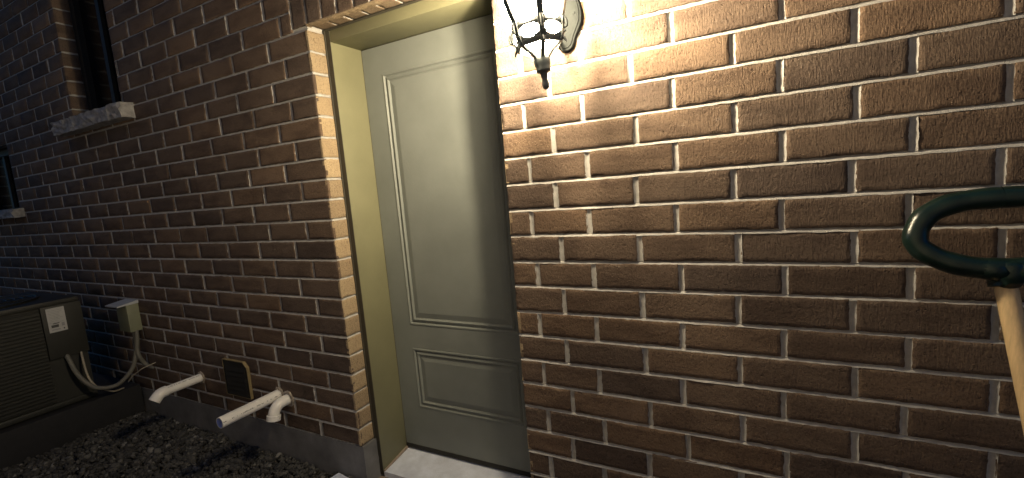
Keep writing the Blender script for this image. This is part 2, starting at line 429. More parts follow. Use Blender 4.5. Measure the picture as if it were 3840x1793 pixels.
for i in range(k + 1):
    x = XL - .004 + (XR - XL + .008) * i / k
    dz = -abs(rj(.0035)) - .003; dy = rj(.003)
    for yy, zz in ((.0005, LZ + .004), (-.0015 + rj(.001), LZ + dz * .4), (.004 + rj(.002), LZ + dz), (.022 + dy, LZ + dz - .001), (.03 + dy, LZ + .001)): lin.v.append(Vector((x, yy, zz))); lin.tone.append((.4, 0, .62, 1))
for i in range(k):
    for q in range(4): a = o + i * 5 + q; lin.f.append((a, a + 1, a + 6, a + 5)); lin.mi.append(0)
lin.joint((0, 0, 0), Z_, (-1, 0, 0), LZ + .002, LZ + .26, -SOLD[0], step=.012)
lin.quad((0, 0, 0), X_, Z_, SOLD[0], SOLD[1], LZ, LZ + .262, -.008)
lin.quad((0, 0, LZ), X_, (0, -1, 0), XL - .01, XR + .01, -.0865, -.009, -.008)
lin.build('soldier_lintel', house)

# backing structure so no light comes through, kept as part of the house
mb = MB()
for x0, x1, z0, z1 in ((WX0, W2[0] - .012, .004, WTOP), (W2[1] + .012, W1[0] - .012, .004, WTOP), (W1[1] + .012, XL - .012, .004, WTOP), (XR + .012, WX1, .004, WTOP),
                       (XL - .01, XR + .01, LZ + .012, WTOP), (W1[0] - .01, W1[1] + .01, .004, W1[2] - .02), (W1[0] - .01, W1[1] + .01, W1[3] + .012, WTOP),
                       (W2[0] - .01, W2[1] + .01, .004, W2[2] - .02), (W2[0] - .01, W2[1] + .01, W2[3] + .012, WTOP)):
    mb.box(x0, x1, .0875, .3, z0, z1)
mb.build('backup_wall', 'concrete', house)

# foundation
def rough_sheet(mbv, O, U, V, w, h, nu, nv, amp):
    O, U, V = Vector(O), Vector(U), Vector(V); Nn = U.cross(V); o = []
    vs = []; fs = []
    for j in range(nv + 1):
        for i in range(nu + 1):
            vs.append(O + U * (w * i / nu) + V * (h * j / nv) + Nn * (rj(amp) if 0 < i < nu and 0 < j < nv else 0))
    for j in range(nv):
        for i in range(nu):
            a = j * (nu + 1) + i; fs.append((a, a + 1, a + nu + 2, a + nu + 1))
    mbv.add(vs, fs)
mb = MB()
rough_sheet(mb, (WX0, .001, -.5), X_, Z_, XL + .012 - WX0, .506, 130, 14, .0016)
rough_sheet(mb, (XR - .012, .001, -.5), X_, Z_, WX1 - XR + .012, .506, 60, 14, .0016)
rough_sheet(mb, (XL + .012, .001, -.5), Y_, Z_, .31, .506, 12, 20, .002)
rough_sheet(mb, (XR - .012, .31, -.5), (0, -1, 0), Z_, .309, .506, 12, 20, .002)
mb.box(WX0, XL + .0115, .002, .31, -.5, .0035); mb.box(XR - .0115, WX1, .002, .31, -.5, .0035)
fo = mb.build('foundation', 'concrete', house, auto=50)

# door frame
DY = .262; JX0, JX1 = .038, .858; HZ = 1.828; SZ = -.15
mb = MB()
mb.box(XL + .001, JX0, .0875, .31, SZ - .02, HZ + .056, bev=.0015)
mb.box(JX1, XR - .001, .0875, .31, SZ - .02, HZ + .056, bev=.0015)
mb.box(JX0 - .001, JX1 + .001, .0885, .309, HZ, HZ + .056, bev=.0015)
fr = mb.build('door_frame', 'frame', house, auto=40)
mb = MB()
mb.box(XL + .0005, XL + .007, .0815, .0868, SZ - .03, LZ - .004, bev=.0015)
mb.box(XR - .007, XR - .0005, .0815, .0868, SZ - .03, LZ - .004, bev=.0015)
mb.box(XL + .007, XR - .007, .0825, .0868, LZ - .012, LZ - .003, bev=.0015)
mb.build('caulk_bead', 'caulk', fr)
for xa, xb in ((XL + .0008, JX0 + .0006), (JX1 - .0006, XR - .0008)):
    mb = MB(); mb.box(xa, xb, .0852, .0876, SZ - .03, LZ - .0125); mb.build('brickmould', 'mould', fr)
mb = MB()
mb.box(JX0 + .0005, JX0 + .012, DY + .001, DY + .03, SZ, HZ - .001)
mb.box(JX1 - .012, JX1 - .0005, DY + .001, DY + .03, SZ, HZ - .001)
mb.box(JX0 + .012, JX1 - .012, DY + .001, DY + .03, HZ - .012, HZ - .0005)
mb.build('weatherstrip', 'vent_dark', fr)

# door slab: front skin with two openings filled by raised panels
x0, x1, z0, z1 = JX0 + .003, JX1 - .003, -.128, HZ - .003
P1 = (.150, .746, .522, 1.702); P2 = (.147, .746, .098, .405)
xs = [x0, .15, .746, x1]; zs = [z0, P2[2], P2[3], P1[2], P1[3], z1]
mb = MB()
pv = lambda x, z: (x, DY, z)
for i in range(3):
    for j in range(5):
        if i == 1 and j in (1, 3): continue
        mb.add([pv(xs[i], zs[j]), pv(xs[i + 1], zs[j]), pv(xs[i + 1], zs[j + 1]), pv(xs[i], zs[j + 1])], [(0, 1, 2, 3)])
mb.box(x0, x1, DY + .012, DY + .044, z0, z1)
for a, b_ in (((x0, z0), (x0, z1)), ((x0, z1), (x1, z1)), ((x1, z1), (x1, z0)), ((x1, z0), (x0, z0))):
    mb.add([(a[0], DY, a[1]), (b_[0], DY, b_[1]), (b_[0], DY + .013, b_[1]), (a[0], DY + .013, a[1])], [(0, 1, 2, 3)])
door = mb.build('door', 'door', house)
for p in ((.15, .746, P1[2], P1[3]), (.15, .746, P2[2], P2[3])):
    mb = MB(); prof = [(0, 0), (.0025, -.0022), (.008, -.0026), (.0105, .001), (.0125, .0052), (.0165, .0062), (.021, .0015), (.029, -.001), (.0305, .003), (.036, .0072), (.062, .0012), (.066, .0010)]
    loops = []
    vs = []
    for o_, d in prof:
        loops.append(len(vs)); vs += [(p[0] + o_, DY + d, p[2] + o_), (p[1] - o_, DY + d, p[2] + o_), (p[1] - o_, DY + d, p[3] - o_), (p[0] + o_, DY + d, p[3] - o_)]
    fs = []
    for i in range(len(prof) - 1):
        a, b_ = loops[i], loops[i + 1]
        for k in range(4): fs.append((a + k, a + (k + 1) % 4, b_ + (k + 1) % 4, b_ + k))
    a = loops[-1]; fs.append((a, a + 1, a + 2, a + 3)); mb.add(vs, fs)
    mb.build('raised_panel', 'door', door)
# hardware, round the corner from the photograph's viewpoint
for zz, rr, ln, nm in ((.87, .03, .055, 'knob'), (1.01, .029, .02, 'deadbolt')):
    mb = MB()
    bmx = Matrix.Translation((.803, DY, zz)) @ Matrix.Rotation(PI / 2, 4, 'X')
    t = MB(); t.lathe([(0, 0), (rr, 0), (rr, .006), (rr * .5, .01), (rr * .42, ln * .5), (rr * .8, ln * .62), (rr * .95, ln * .85), (rr * .7, ln), (0, ln)], 24)
    mb.add([bmx @ Vector(v) for v in t.v], t.f); mb.build(nm, 'steel', door, auto=40)
mb = MB(); mb.box(x0, x1, DY - .003, DY + .02, z0 - .004, z0 + .018, bev=.002)
mb.build('door_sweep', 'vent_dark', door)

# white threshold sill, sloping to the front
mb = MB(); mb.add([(JX0 + .004, .088, -.163), (JX1 - .003, .088, -.163), (JX1 - .003, .31, -.134), (JX0 + .004, .31, -.134),
                   (JX0 + .004, .088, -.2), (JX1 - .003, .088, -.2), (JX1 - .003, .31, -.2), (JX0 + .004, .31, -.2)],
                  [(0, 1, 2, 3), (7, 6, 5, 4), (0, 4, 5, 1), (1, 5, 6, 2), (2, 6, 7, 3), (3, 7, 4, 0)])
ts = mb.build('threshold', 'sill_white', house)
mb = MB()
mb.add([(JX0, .09, -.158), (JX0 + .0095, .09, -.158), (JX0 + .0095, DY, -.128), (JX0, DY, -.128), (JX0, .09, -.17), (JX0 + .0095, .09, -.17), (JX0 + .0095, DY, -.14), (JX0, DY, -.14)],
       [(0, 1, 2, 3), (7, 6, 5, 4), (0, 4, 5, 1), (1, 5, 6, 2), (2, 6, 7, 3), (3, 7, 4, 0)])
mb.build('wood_edge', 'ledge', ts)
mb = MB(); rough_sheet(mb, (XL + .013, .001, -.19), X_, Y_, XR - XL - .026, .088, 40, 6, .003)
rough_sheet(mb, (XL + .013, .001, -.5), X_, Z_, XR - XL - .026, .31, 40, 10, .003)
mb.build('masonry_ledge', 'ledge', ts)

# windows
def window(w, zs, zt, xa, xb, depth):
    wi = MB(); f = .05; yb = .088
    x0, x1, z0, z1 = w
    wi.box(x0 + .001, x0 + f, yb, .17, z0, z1); wi.box(x1 - f, x1 - .001, yb, .17, z0, z1)
    wi.box(x0 + f, x1 - f, yb + .001, .169, z0, z0 + f); wi.box(x0 + f, x1 - f, yb + .001, .169, z1 - f, z1)
    xm = (x0 + x1) / 2; wi.box(xm - .02, xm + .02, yb + .012, .16, z0 + f, z1 - f)
    wf = wi.build('window', 'win_frame', house)
    g = MB(); g.box(x0 + .03, x1 - .03, .12, .128, z0 + .03, z1 - .03); g.build('pane', 'pane', wf)
    bk = MB(); bk.box(x0 - .005, x1 + .005, .24, .3, z0 - .03, z1 + .02); bk.build('dark_interior', 'vent_dark', wf)
    # rock-faced stone sill
    bm = bmesh.new(); bmesh.ops.create_cube(bm, size=1)
    for v in bm.verts: v.co = Vector(((xa + xb) / 2 + v.co.x * (xb - xa), (depth + .1) / 2 + v.co.y * (.1 - depth), (zs + zt) / 2 + v.co.z * (zt - zs)))
    bmesh.ops.bisect_plane
    for ed in range(5): bmesh.ops.subdivide_edges(bm, edges=[e for e in bm.edges if e.calc_length() > .03], cuts=1, use_grid_fill=True)
    for v in bm.verts:
        if v.co.y < depth + .001: v.co.y += rj(.009); v.co.z += rj(.003)
        elif v.co.y < .02: v.co += Vector((rj(.003), 0, rj(.003)))
    t = MB(); t.bm(bm); t.build('stone_sill', 'stone_sill', wf)
window(W1, 1.709, 1.792, -2.392, -1.48, -.07)
window(W2, 1.212, 1.278, -4.6, -3.372, -.07)

# ------------------------------------------------------------------ lantern
lt = empty('wall_lantern', 'lit dark metal coach lantern with frosted glass on the brick beside the door', 'lantern', (1.143, -.195, 1.411), (0, -.095, 0))
lt.scale = (.99, .99, 1)
phase = math.radians(-57)
gprof = [(.001, .118), (.03, .121), (.047, .132), (.06, .15), (.07, .172), (.08, .198), (.088, .225), (.093, .255), (.0955, .29), (.094, .325), (.089, .36), (.082, .39)]
mb = MB(); mb.lathe(gprof, 48); mb.build('glass_globe', 'lit', lt, smooth=True)
mb = MB()
for k in range(6):
    a = phase + k * PI / 3; c, s_ = math.cos(a), math.sin(a)
    pts = [(c * (r + .003), s_ * (r + .003), z) for r, z in gprof if z > .165]
    mb.strip(pts, [(c, s_, 0)] * len(pts), .017, .007)
mb.build('cage_rib', 'iron', lt)
mb = MB()       # gallery: upper hexagon, pierced panels, lower hexagon
def hexpt(r, z, k): a = phase + k * PI / 3; return Vector((r * math.cos(a), r * math.sin(a), z))
def hexring(r0, z0, r1, z1, t):
    vs = []; fs = []
    for k in range(6):
        vs += [hexpt(r0, z0, k), hexpt(r1, z1, k), hexpt(r1 - t, z1, k), hexpt(r0 - t, z0, k)]
    for k in range(6):
        for q in range(4): fs.append((k * 4 + q, k * 4 + (q + 1) % 4, ((k + 1) % 6) * 4 + (q + 1) % 4, ((k + 1) % 6) * 4 + q))
    mb.add(vs, fs)
hexring(.079, .160, .076, .175, .005)
hexring(.067, .113, .066, .126, .004)
for k in range(6):      # pierced skirt panel with an oval opening
    A, B_, C_, D_ = hexpt(.0795, .163, k), hexpt(.0795, .163, k + 1), hexpt(.069, .125, k + 1), hexpt(.069, .125, k)
    q = lambda u, v: (A * (1 - u) + B_ * u) * (1 - v) + (D_ * (1 - u) + C_ * u) * v
    nn = (B_ - A).cross(D_ - A).normalized(); n = 24; vs = []; fs = []
    for lay in (0, .0025):
        for i in range(n):
            t = 2 * PI * i / n; cu, cv = math.cos(t), math.sin(t)
            m_ = max(abs(cu), abs(cv)); vs.append(q(.5 + .5 * cu / m_, .5 + .5 * cv / m_) + nn * lay)
            vs.append(q(.5 + .40 * cu, .5 + .42 * cv) + nn * lay)
    for i in range(n):
        j = (i + 1) % n
        fs += [(2 * i, 2 * j, 2 * j + 1, 2 * i + 1), (2 * n + 2 * i, 2 * n + 2 * i + 1, 2 * n + 2 * j + 1, 2 * n + 2 * j), (2 * i + 1, 2 * j + 1, 2 * n + 2 * j + 1, 2 * n + 2 * i + 1)]
    mb.add(vs, fs)
    mb.tube([hexpt(.079, .140, k) * 1 + Vector((0, 0, -.004)), hexpt(.066, .130, k + 1)], .002, 6)
    # corner foot flaring out of each hexagon corner
    p0 = hexpt(.073, .118, k); mb.tube([hexpt(.062, .128, k), p0, hexpt(.077, .108, k)], [.005, .004, .002], 8)
    mb.tube([hexpt(.076, .178, k), hexpt(.084, .160, k), hexpt(.083, .148, k), hexpt(.076, .143, k)], [.004, .0055, .005, .003], 8)
mb.build('gallery', 'iron', lt, auto=40)
mb = MB()
for k in range(6):
    a = phase + k * PI / 3; c, s_ = math.cos(a), math.sin(a)
    pts = [(c * r, s_ * r, z) for r, z in ((.078, .172), (.073, .148), (.066, .120), (.05, .107), (.034, .098), (.022, .086), (.0185, .07))]
    mb.strip(pts, [(c, s_, 0)] * len(pts), [.02, .017, .014, .011, .010, .011, .013], .004)
mb.build('strap', 'iron', lt, auto=40)
mb = MB()
mb.lathe([(0, 0), (.0055, .001), (.0095, .006), (.0105, .013), (.0095, .02), (.0075, .027), (.0085, .031), (.0105, .042), (.012, .046), (.0185, .047), (.021, .052), (.019, .058), (.0225, .066),
          (.024, .078), (.022, .087), (.017, .093), (.012, .1), (0, .102)], 24)
mb.build('finial', 'iron', lt, smooth=True)
mb = MB()       # roof above the frame edge
mb.lathe([(.1, .385), (.104, .392), (.098, .40), (.075, .43), (.045, .45), (.03, .47), (.028, .49), (.036, .495), (.02, .52), (.008, .54), (.012, .555), (0, .57)], 6, phase=phase)
mb.build('roof_cap', 'iron', lt)
mb = MB()       # bulb hanging from the roof
mb.lathe([(.001, .196), (.012, .2), (.0185, .212), (.02, .226), (.0185, .242), (.013, .26), (.012, .268)], 20); mb.build('bulb', 'bulb', lt, smooth=True)
mb = MB(); mb.lathe([(.0135, .266), (.015, .27), (.015, .31), (.01, .32), (.006, .322), (.006, .4)], 16); mb.build('socket', 'iron', lt, smooth=True)
mb = MB()       # scrolled arm to the back plate (over the roof) and low brace behind the gallery
mb.tube([(0, .0, .55), (.0, .05, .60), (-.004, .11, .60), (-.01, .165, .54), (-.012, .186, .45)], [.008, .008, .008, .009, .01], 10)
mb.build('arm', 'iron', lt, smooth=True)
mb = MB(); mb.tube([(.035, .062, .135), (.012, .11, .15), (-.0, .155, .17), (-.006, .184, .175)], [.005, .005, .006, .009], 8)
mb.build('brace', 'iron', lt, smooth=True)
# wavy back plate, standing upright on the wall
half = [(-.001, 0), (.010, .001), (.02, .008), (.027, .02), (.032, .034), (.0385, .046), (.046, .058), (.0545, .074), (.0575, .095), (.056, .115), (.051, .135), (.043, .155), (.037, .175), (.035, .2),
        (.037, .225), (.045, .245), (.053, .265), (.0565, .29), (.054, .315), (.045, .335), (.037, .35), (.03, .364), (.018, .376), (0, .382)]
outl = [(x, z) for x, z in half] + [(-x, z) for x, z in half[-2:0:-1]]
mb = MB(); n = len(outl); vs = []; cz = .19
for sc, y in ((1.0, -.0008), (1.0, -.011), (.955, -.016), (.87, -.0165), (.85, -.0145), (.83, -.017)):
    for x, z in outl: vs.append((x * sc, y, cz + (z - cz) * (1 - (1 - sc) * .35)))
fs = [(l * n + i, l * n + (i + 1) % n, (l + 1) * n + (i + 1) % n, (l + 1) * n + i) for l in range(5) for i in range(n)]
fs += [tuple(range(5 * n, 6 * n)), tuple(range(n - 1, -1, -1))]
mb.add(vs, fs)
mbs = MB(); mbs.lathe([(0, .0032), (.0028, .0028), (.0042, 0)], 12)
rx = Matrix.Translation((.034, -.0165, .105)) @ Matrix.Rotation(PI / 2, 4, 'X')
bp = mb.build('back_plate', 'plate', lt, auto=35)
mbs.v = [tuple(rx @ Vector(v)) for v in mbs.v]; sc_ = mbs.build('screw', 'plate', bp, smooth=True)
bpy.context.view_layer.update(); bp.matrix_world = Matrix.Translation((1.141, 0, 1.5475))      # the plate itself hangs plumb

# ------------------------------------------------------------------ PVC pipes
def arc(c, u, v, r, a0, a1, n):
    c, u, v = Vector(c), Vector(u), Vector(v)
    return [c + u * r * math.cos(a0 + (a1 - a0) * i / n) + v * r * math.sin(a0 + (a1 - a0) * i / n) for i in range(n + 1)]
def pipe_shell(mb, pts, ro, ri, n=28):
    a = MB(); a.tube(pts, ro, n, cap=False); b_ = MB(); b_.tube(pts, ri, n, cap=False)
    o1 = len(mb.v); mb.add(a.v, a.f); o2 = len(mb.v); mb.add(b_.v, [f[::-1] for f in b_.f])
    m_ = (len(pts) - 1) * n
    mb.f += [(o1 + m_ + k, o1 + m_ + (k + 1) % n, o2 + m_ + (k + 1) % n, o2 + m_ + k) for k in range(n)]; mb.mi += [0] * n
def print_line(mb, x, z, r, y0, y1, ang, seed, h=.0065):
    rnd = random.Random(seed); y = y0
    while y < y1:
        w = rnd.uniform(.0018, .0042)
        if rnd.random() < .78:
            for sub in range(rnd.choice((1, 2))):
                a0 = ang + (rnd.choice((0, .45)) if sub else 0) * h / r; a1 = a0 + h / r * (.5 if sub else rnd.uniform(.35, 1))
                rr = r + .0004; vs = []
                for a in (a0, a1):
                    for yy in (y, y + w * .8): vs.append((x + rr * math.cos(a), yy, z + rr * math.sin(a)))
                mb.add(vs, [(0, 1, 3, 2)], 1)
        y += w + .0012
        if rnd.random() < .08: y += .012
def collar(parent, x, z, r, seed):
    rnd = random.Random(seed); mb = MB(); n = 26; prof = [(r - .002, -.004), (r + .004, -.009), (r + .009, -.004), (r + .013, .002)]
    vs = []; fs = []
    for rr, y in prof:
        for k in range(n):
            a = 2 * PI * k / n; q = rr + rnd.uniform(-.002, .004) * (1 + .8 * (math.sin(a) < 0)); vs.append((x + q * math.cos(a), y + rnd.uniform(-.0015, .0015), z + q * math.sin(a)))
    for i in range(3):
        for k in range(n): fs.append((i * n + k, i * n + (k + 1) % n, (i + 1) * n + (k + 1) % n, (i + 1) * n + k))
    mb.add(vs, fs); mb.build('mortar_patch', 'putty', parent)
# far pipe with a 45 degree elbow
px, pz, r = -1.252, .181, .0245
p1 = empty('drain_pipe', 'white plastic pipe with an angled open elbow, farthest from the door', 'pipe', (0, 0, 0), group='white plastic pipes sticking out of the wall')
mb = MB(); pipe_shell(mb, [(px, .03, pz), (px, -.1, pz), (px, -.195, pz)], r, r - .004); print_line(mb, px, pz, r, -.185, -.02, math.radians(48), 3, .005); mb.build('pipe', ['pvc', 'pvc_print'], p1, auto=40)
mb = MB(); e0 = Vector((px, -.185, pz)); ac = arc((px, -.2, pz - .045), (0, 0, 1), (0, -1, 0), .045, 0, PI / 4, 6)
d45 = Vector((0, -1, -1)).normalized(); pipe_shell(mb, [e0, (px, -.195, pz)] + ac + [ac[-1] + d45 * .015, ac[-1] + d45 * .026], r + .0045, r - .001); mb.build('elbow', 'pvc', p1, auto=40)
collar(p1, px, pz, r, 1)
# long straight pipe
px, pz, r = -.542, .183, .0265
p2 = empty('drain_pipe', 'long straight white plastic pipe with printed lettering and an open end', 'pipe', (0, 0, 0), group='white plastic pipes sticking out of the wall')
mb = MB(); pipe_shell(mb, [(px, .03, pz), (px, -.1, pz), (px, -.2, pz), (px, -.304, pz)], r, r - .004); mb.mi[-84 - 28:-28] = [2] * 84; print_line(mb, px, pz, r, -.3, -.015, math.radians(8), 9, .0055); mb.build('pipe', ['pvc', 'pvc_print', 'primer'], p2, auto=40)
collar(p2, px, pz, r, 2)
# short elbow pipe turned down
px, pz, r = -.473, .169, .0265
p3 = empty('drain_pipe', 'short white plastic elbow turned down, nearest to the door', 'pipe', (0, 0, 0), group='white plastic pipes sticking out of the wall')
mb = MB(); ac = arc((px, -.035, pz - .055), (0, 0, 1), (0, -1, 0), .055, 0, PI / 2 * .9, 10); dn = (ac[-1] - ac[-2]).normalized()
pipe_shell(mb, [(px, .03, pz), (px, -.02, pz)] + ac + [ac[-1] + dn * .02], r, r - .004); mb.build('elbow', 'pvc', p3, auto=40)
mb = MB(); pipe_shell(mb, [ac[-1] + dn * -.002, ac[-1] + dn * .022], r + .006, r - .001)
mb.tube([ac[-1] + dn * -.004, ac[-1] + dn * -.0015], [r + .001, r + .006], 28, cap=False); mb.build('hub', 'pvc', p3, auto=40)
collar(p3, px, pz, r + .003, 5)

# ------------------------------------------------------------------ vent cover between the pipes
vt = empty('wall_vent', 'dark square vent cover with tan edges low on the wall between white pipes', 'vent')
mb = MB()
xa, xb, za, zb, dp, t = -.985, -.768, .125, .330, -.016, .0035
ch = .03
outl = [(xa, za), (xb, za), (xb, zb - ch), (xb - ch, zb), (xa, zb)]
inn = [(xa + t, za + t), (xb - t, za + t), (xb - t, zb - ch - .002), (xb - ch - .002, zb - t), (xa + t, zb - t)]
vs = [(x, .012, z) for x, z in outl] + [(x, dp, z) for x, z in outl] + [(x, dp, z) for x, z in inn] + [(x, .012, z) for x, z in inn]
fs = [(l * 5 + i, l * 5 + (i + 1) % 5, (l + 1) * 5 + (i + 1) % 5, (l + 1) * 5 + i) for l in range(3) for i in range(5)]
mb.add(vs, fs); mb.build('vent_frame', 'vent_side', vt)
mb = MB(); mb.add([(x, dp + y, z) for y in (.0015, .02) for x, z in inn], [(0, 1, 2, 3, 4), (9, 8, 7, 6, 5)] + [(i, (i + 1) % 5, 5 + (i + 1) % 5, 5 + i) for i in range(5)])
for k in range(6):
    z = za + .012 + k * .027; x0, x1 = xa + .02, xb - .02; mb.add([(x0, dp + .001, z + .022), (x1, dp + .001, z + .022), (x1, dp - .003, z), (x0, dp - .003, z), (x0, dp + .004, z + .022), (x1, dp + .004, z + .022), (x1, dp + .003, z), (x0, dp + .003, z)],
           [(0, 1, 2, 3), (7, 6, 5, 4), (3, 2, 6, 7), (0, 4, 5, 1), (0, 3, 7, 4), (1, 5, 6, 2)])
mb.build('louvre', 'vent_dark', vt)

# ------------------------------------------------------------------ air conditioner on its pad
AX, AY0, AY1, AZ0, AZ1, AXB = -2.05, -.215, -.965, .05, .695, -2.80
ac_ = empty('air_conditioner', 'dark grey outdoor air conditioner with a white sticker beside the wall', 'air conditioner', ((AX + AXB) / 2, (AY0 + AY1) / 2, AZ0))
loc = Vector(ac_.location)
def at_ac(o): o.location = -loc; return o
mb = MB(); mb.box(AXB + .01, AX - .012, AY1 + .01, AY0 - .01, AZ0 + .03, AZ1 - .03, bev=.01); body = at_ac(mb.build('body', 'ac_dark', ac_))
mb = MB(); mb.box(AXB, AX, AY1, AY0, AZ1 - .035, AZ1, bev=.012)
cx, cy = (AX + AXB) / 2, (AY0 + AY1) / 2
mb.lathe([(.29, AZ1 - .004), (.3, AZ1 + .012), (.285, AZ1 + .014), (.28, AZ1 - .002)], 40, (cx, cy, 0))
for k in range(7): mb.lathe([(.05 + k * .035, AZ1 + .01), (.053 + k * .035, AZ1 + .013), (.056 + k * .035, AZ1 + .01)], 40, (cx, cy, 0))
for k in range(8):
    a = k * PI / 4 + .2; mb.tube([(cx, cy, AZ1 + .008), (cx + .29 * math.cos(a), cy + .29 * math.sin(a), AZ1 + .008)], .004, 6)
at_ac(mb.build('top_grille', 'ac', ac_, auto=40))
mb = MB(); mb.box(AXB - .004, AX + .004, AY1 - .004, AY0 + .004, AZ0, AZ0 + .035, bev=.008); at_ac(mb.build('base_pan', 'ac', ac_, auto=40))
mb = MB()       # louvred side panels
nl = 26
for k in range(nl):
    z = AZ0 + .05 + k * (AZ1 - AZ0 - .1) / nl; dz = (AZ1 - AZ0 - .1) / nl
    for (p0, p1, ox, oy) in (((AX, AY1 + .02), (AX, AY0 - .185), -1, 0), ((AXB + .02, AY1), (AX - .02, AY1), 0, 1), ((AXB, AY0 - .02), (AXB, AY1 + .02), 1, 0), ((AX - .02, AY0), (AXB + .02, AY0), 0, -1)):
        a, b_ = Vector((*p0, 0)), Vector((*p1, 0)); off = Vector((ox, oy, 0))
        q = [a + Vector((0, 0, z)), b_ + Vector((0, 0, z)), b_ + Vector((0, 0, z + dz * .62)), a + Vector((0, 0, z + dz * .62))]
        q2 = [v + off * (.0045 if i < 2 else .0085) for i, v in enumerate(q)]
        mb.add(q + q2, [(0, 1, 2, 3), (7, 6, 5, 4), (0, 4, 5, 1), (2, 6, 7, 3), (0, 3, 7, 4), (1, 5, 6, 2)])
for x, y in ((AX - .008, AY1 + .008), (AXB + .008, AY1 + .008), (AXB + .008, AY0 - .008)): mb.box(x - .012, x + .012, y - .012, y + .012, AZ0 + .03, AZ1 - .03, bev=.004)
at_ac(mb.build('louvred_panel', 'ac', ac_))
mb = MB(); mb.box(AX - .13, AX + .006, AY0 - .182, AY0 + .003, .345, AZ1 - .03, bev=.006); mb.box(AX - .13, AX - .01, AY0 - .182, AY0 - .004, AZ0 + .03, .345)
sp = at_ac(mb.build('service_panel', 'ac', ac_, auto=40))
mb = MB(); ly0, ly1, lz0, lz1 = -.375, -.293, .507, .652
mb.box(AX + .0055, AX + .0072, ly0, ly1, lz0, lz1, 0)
for k in range(9):
    z = lz1 - .014 - k * .009; mb.box(AX + .0071, AX + .0077, ly0 + .008, ly1 - .008 - .02 * R(), z - .0022, z, 2)
mb.box(AX + .0071, AX + .0077, ly0 + .012, ly0 + .045, lz0 + .028, lz0 + .044, 1)
mb.box(AX + .0071, AX + .0077, ly0 + .02, ly0 + .05, lz0 + .049, lz0 + .054, 1)
mb.box(AX + .0071, AX + .0077, ly1 - .024, ly1 - .01, lz0 + .03, lz0 + .05, 2)
mb.box(AX + .0071, AX + .0077, ly0 + .012, ly0 + .05, lz0 + .012, lz0 + .018, 2)
mb.box(AX + .0071, AX + .0077, ly1 - .018, ly1 - .012, lz0 + .01, lz0 + .018, 1)
lb = mb.build('sticker', ['paper', 'ink', 'ink_grey'], sp)
pd = MB(); pd.box(-3.0, -2.0, -1.1, -.006, -.22, .04, bev=.012)
pdo = pd.build('equipment_pad', 'pad', auto=40); pdo['label'] = 'black slab under the air conditioner against the wall'; pdo['category'] = 'pad'

# disconnect box and conduits
db = empty('disconnect_box', 'small beige electrical box with a grey flip lid on the wall', 'electrical box', (-1.92, 0, .5))
L0 = Vector(db.location)
def at_db(o): o.location = -L0; return o
mb = MB(); mb.box(-1.99, -1.85, -.066, .001, .425, .603, bev=.004); at_db(mb.build('body', 'box', db, auto=40))
mb = MB(); mb.add([(-2.0, .001, .622), (-1.842, .001, .622), (-1.842, -.115, .606), (-2.0, -.115, .606), (-2.0, .001, .603), (-1.842, .001, .603), (-1.842, -.115, .598), (-2.0, -.115, .598)],
                  [(0, 1, 2, 3), (7, 6, 5, 4), (0, 4, 5, 1), (1, 5, 6, 2), (2, 6, 7, 3), (3, 7, 4, 0)]); at_db(mb.build('lid', 'lid', db))
def smooth_pts(p, n=6):
    p = [Vector(q) for q in p]; out = []
    for i in range(len(p) - 1):
        a, b_, c, d = p[max(i - 1, 0)], p[i], p[i + 1], p[min(i + 2, len(p) - 1)]
        for k in range(n):
            t = k / n; out.append(.5 * ((2 * b_) + (c - a) * t + (2 * a - 5 * b_ + 4 * c - d) * t * t + (3 * b_ - a - 3 * c + d) * t ** 3))
    return out + [p[-1]]
mb = MB(); mb.tube(smooth_pts([(-1.86, -.032, .43), (-1.86, -.036, .37), (-1.86, -.045, .31), (-1.85, -.045, .26), (-1.85, -.022, .205), (-1.82, -.004, .178), (-1.8, .02, .165)]), .0125, 12)
at_db(mb.build('conduit', 'conduit', db, smooth=True))
fw = MB(); pts = smooth_pts([(-2.06, -.32, .36), (-2.035, -.319, .323), (-2.0, -.306, .233), (-1.97, -.276, .162), (-1.93, -.244, .127), (-1.9, -.177, .114), (-1.88, -.13, .143), (-1.87, -.083, .197), (-1.868, -.06, .258), (-1.872, -.04, .34), (-1.885, -.035, .427)], 14)
fw.tube(pts, [.0115 + .0012 * (i % 2) for i in range(len(pts))], 12)
fo_ = fw.build('flexible_conduit', 'conduit', smooth=True); fo_['label'] = 'thick ribbed cable looping from the air conditioner up to the small beige box'; fo_['category'] = 'cable'
fw = MB(); fw.tube(smooth_pts([(-2.06, -.25, .36), (-2.02, -.262, .316), (-1.985, -.266, .212), (-1.955, -.253, .147), (-1.935, -.23, .118), (-1.95, -.17, .07), (-2.0, -.1, .052)], 8), .0058, 8)
fo_ = fw.build('thin_cable', 'copper', smooth=True); fo_['label'] = 'thin pale line dropping from the air conditioner behind the thicker looping cable'; fo_['category'] = 'cable'
fw = MB(); fw.tube(smooth_pts([(-1.88, -.115, .115), (-1.855, -.098, .15), (-1.825, -.082, .172), (-1.79, -.06, .196), (-1.76, .012, .215)], 6), .0032, 6)
fo_ = fw.build('loose_wire', 'copper', smooth=True); fo_['label'] = 'short loose pale wire sticking out low on the wall under the beige box'; fo_['category'] = 'wire'

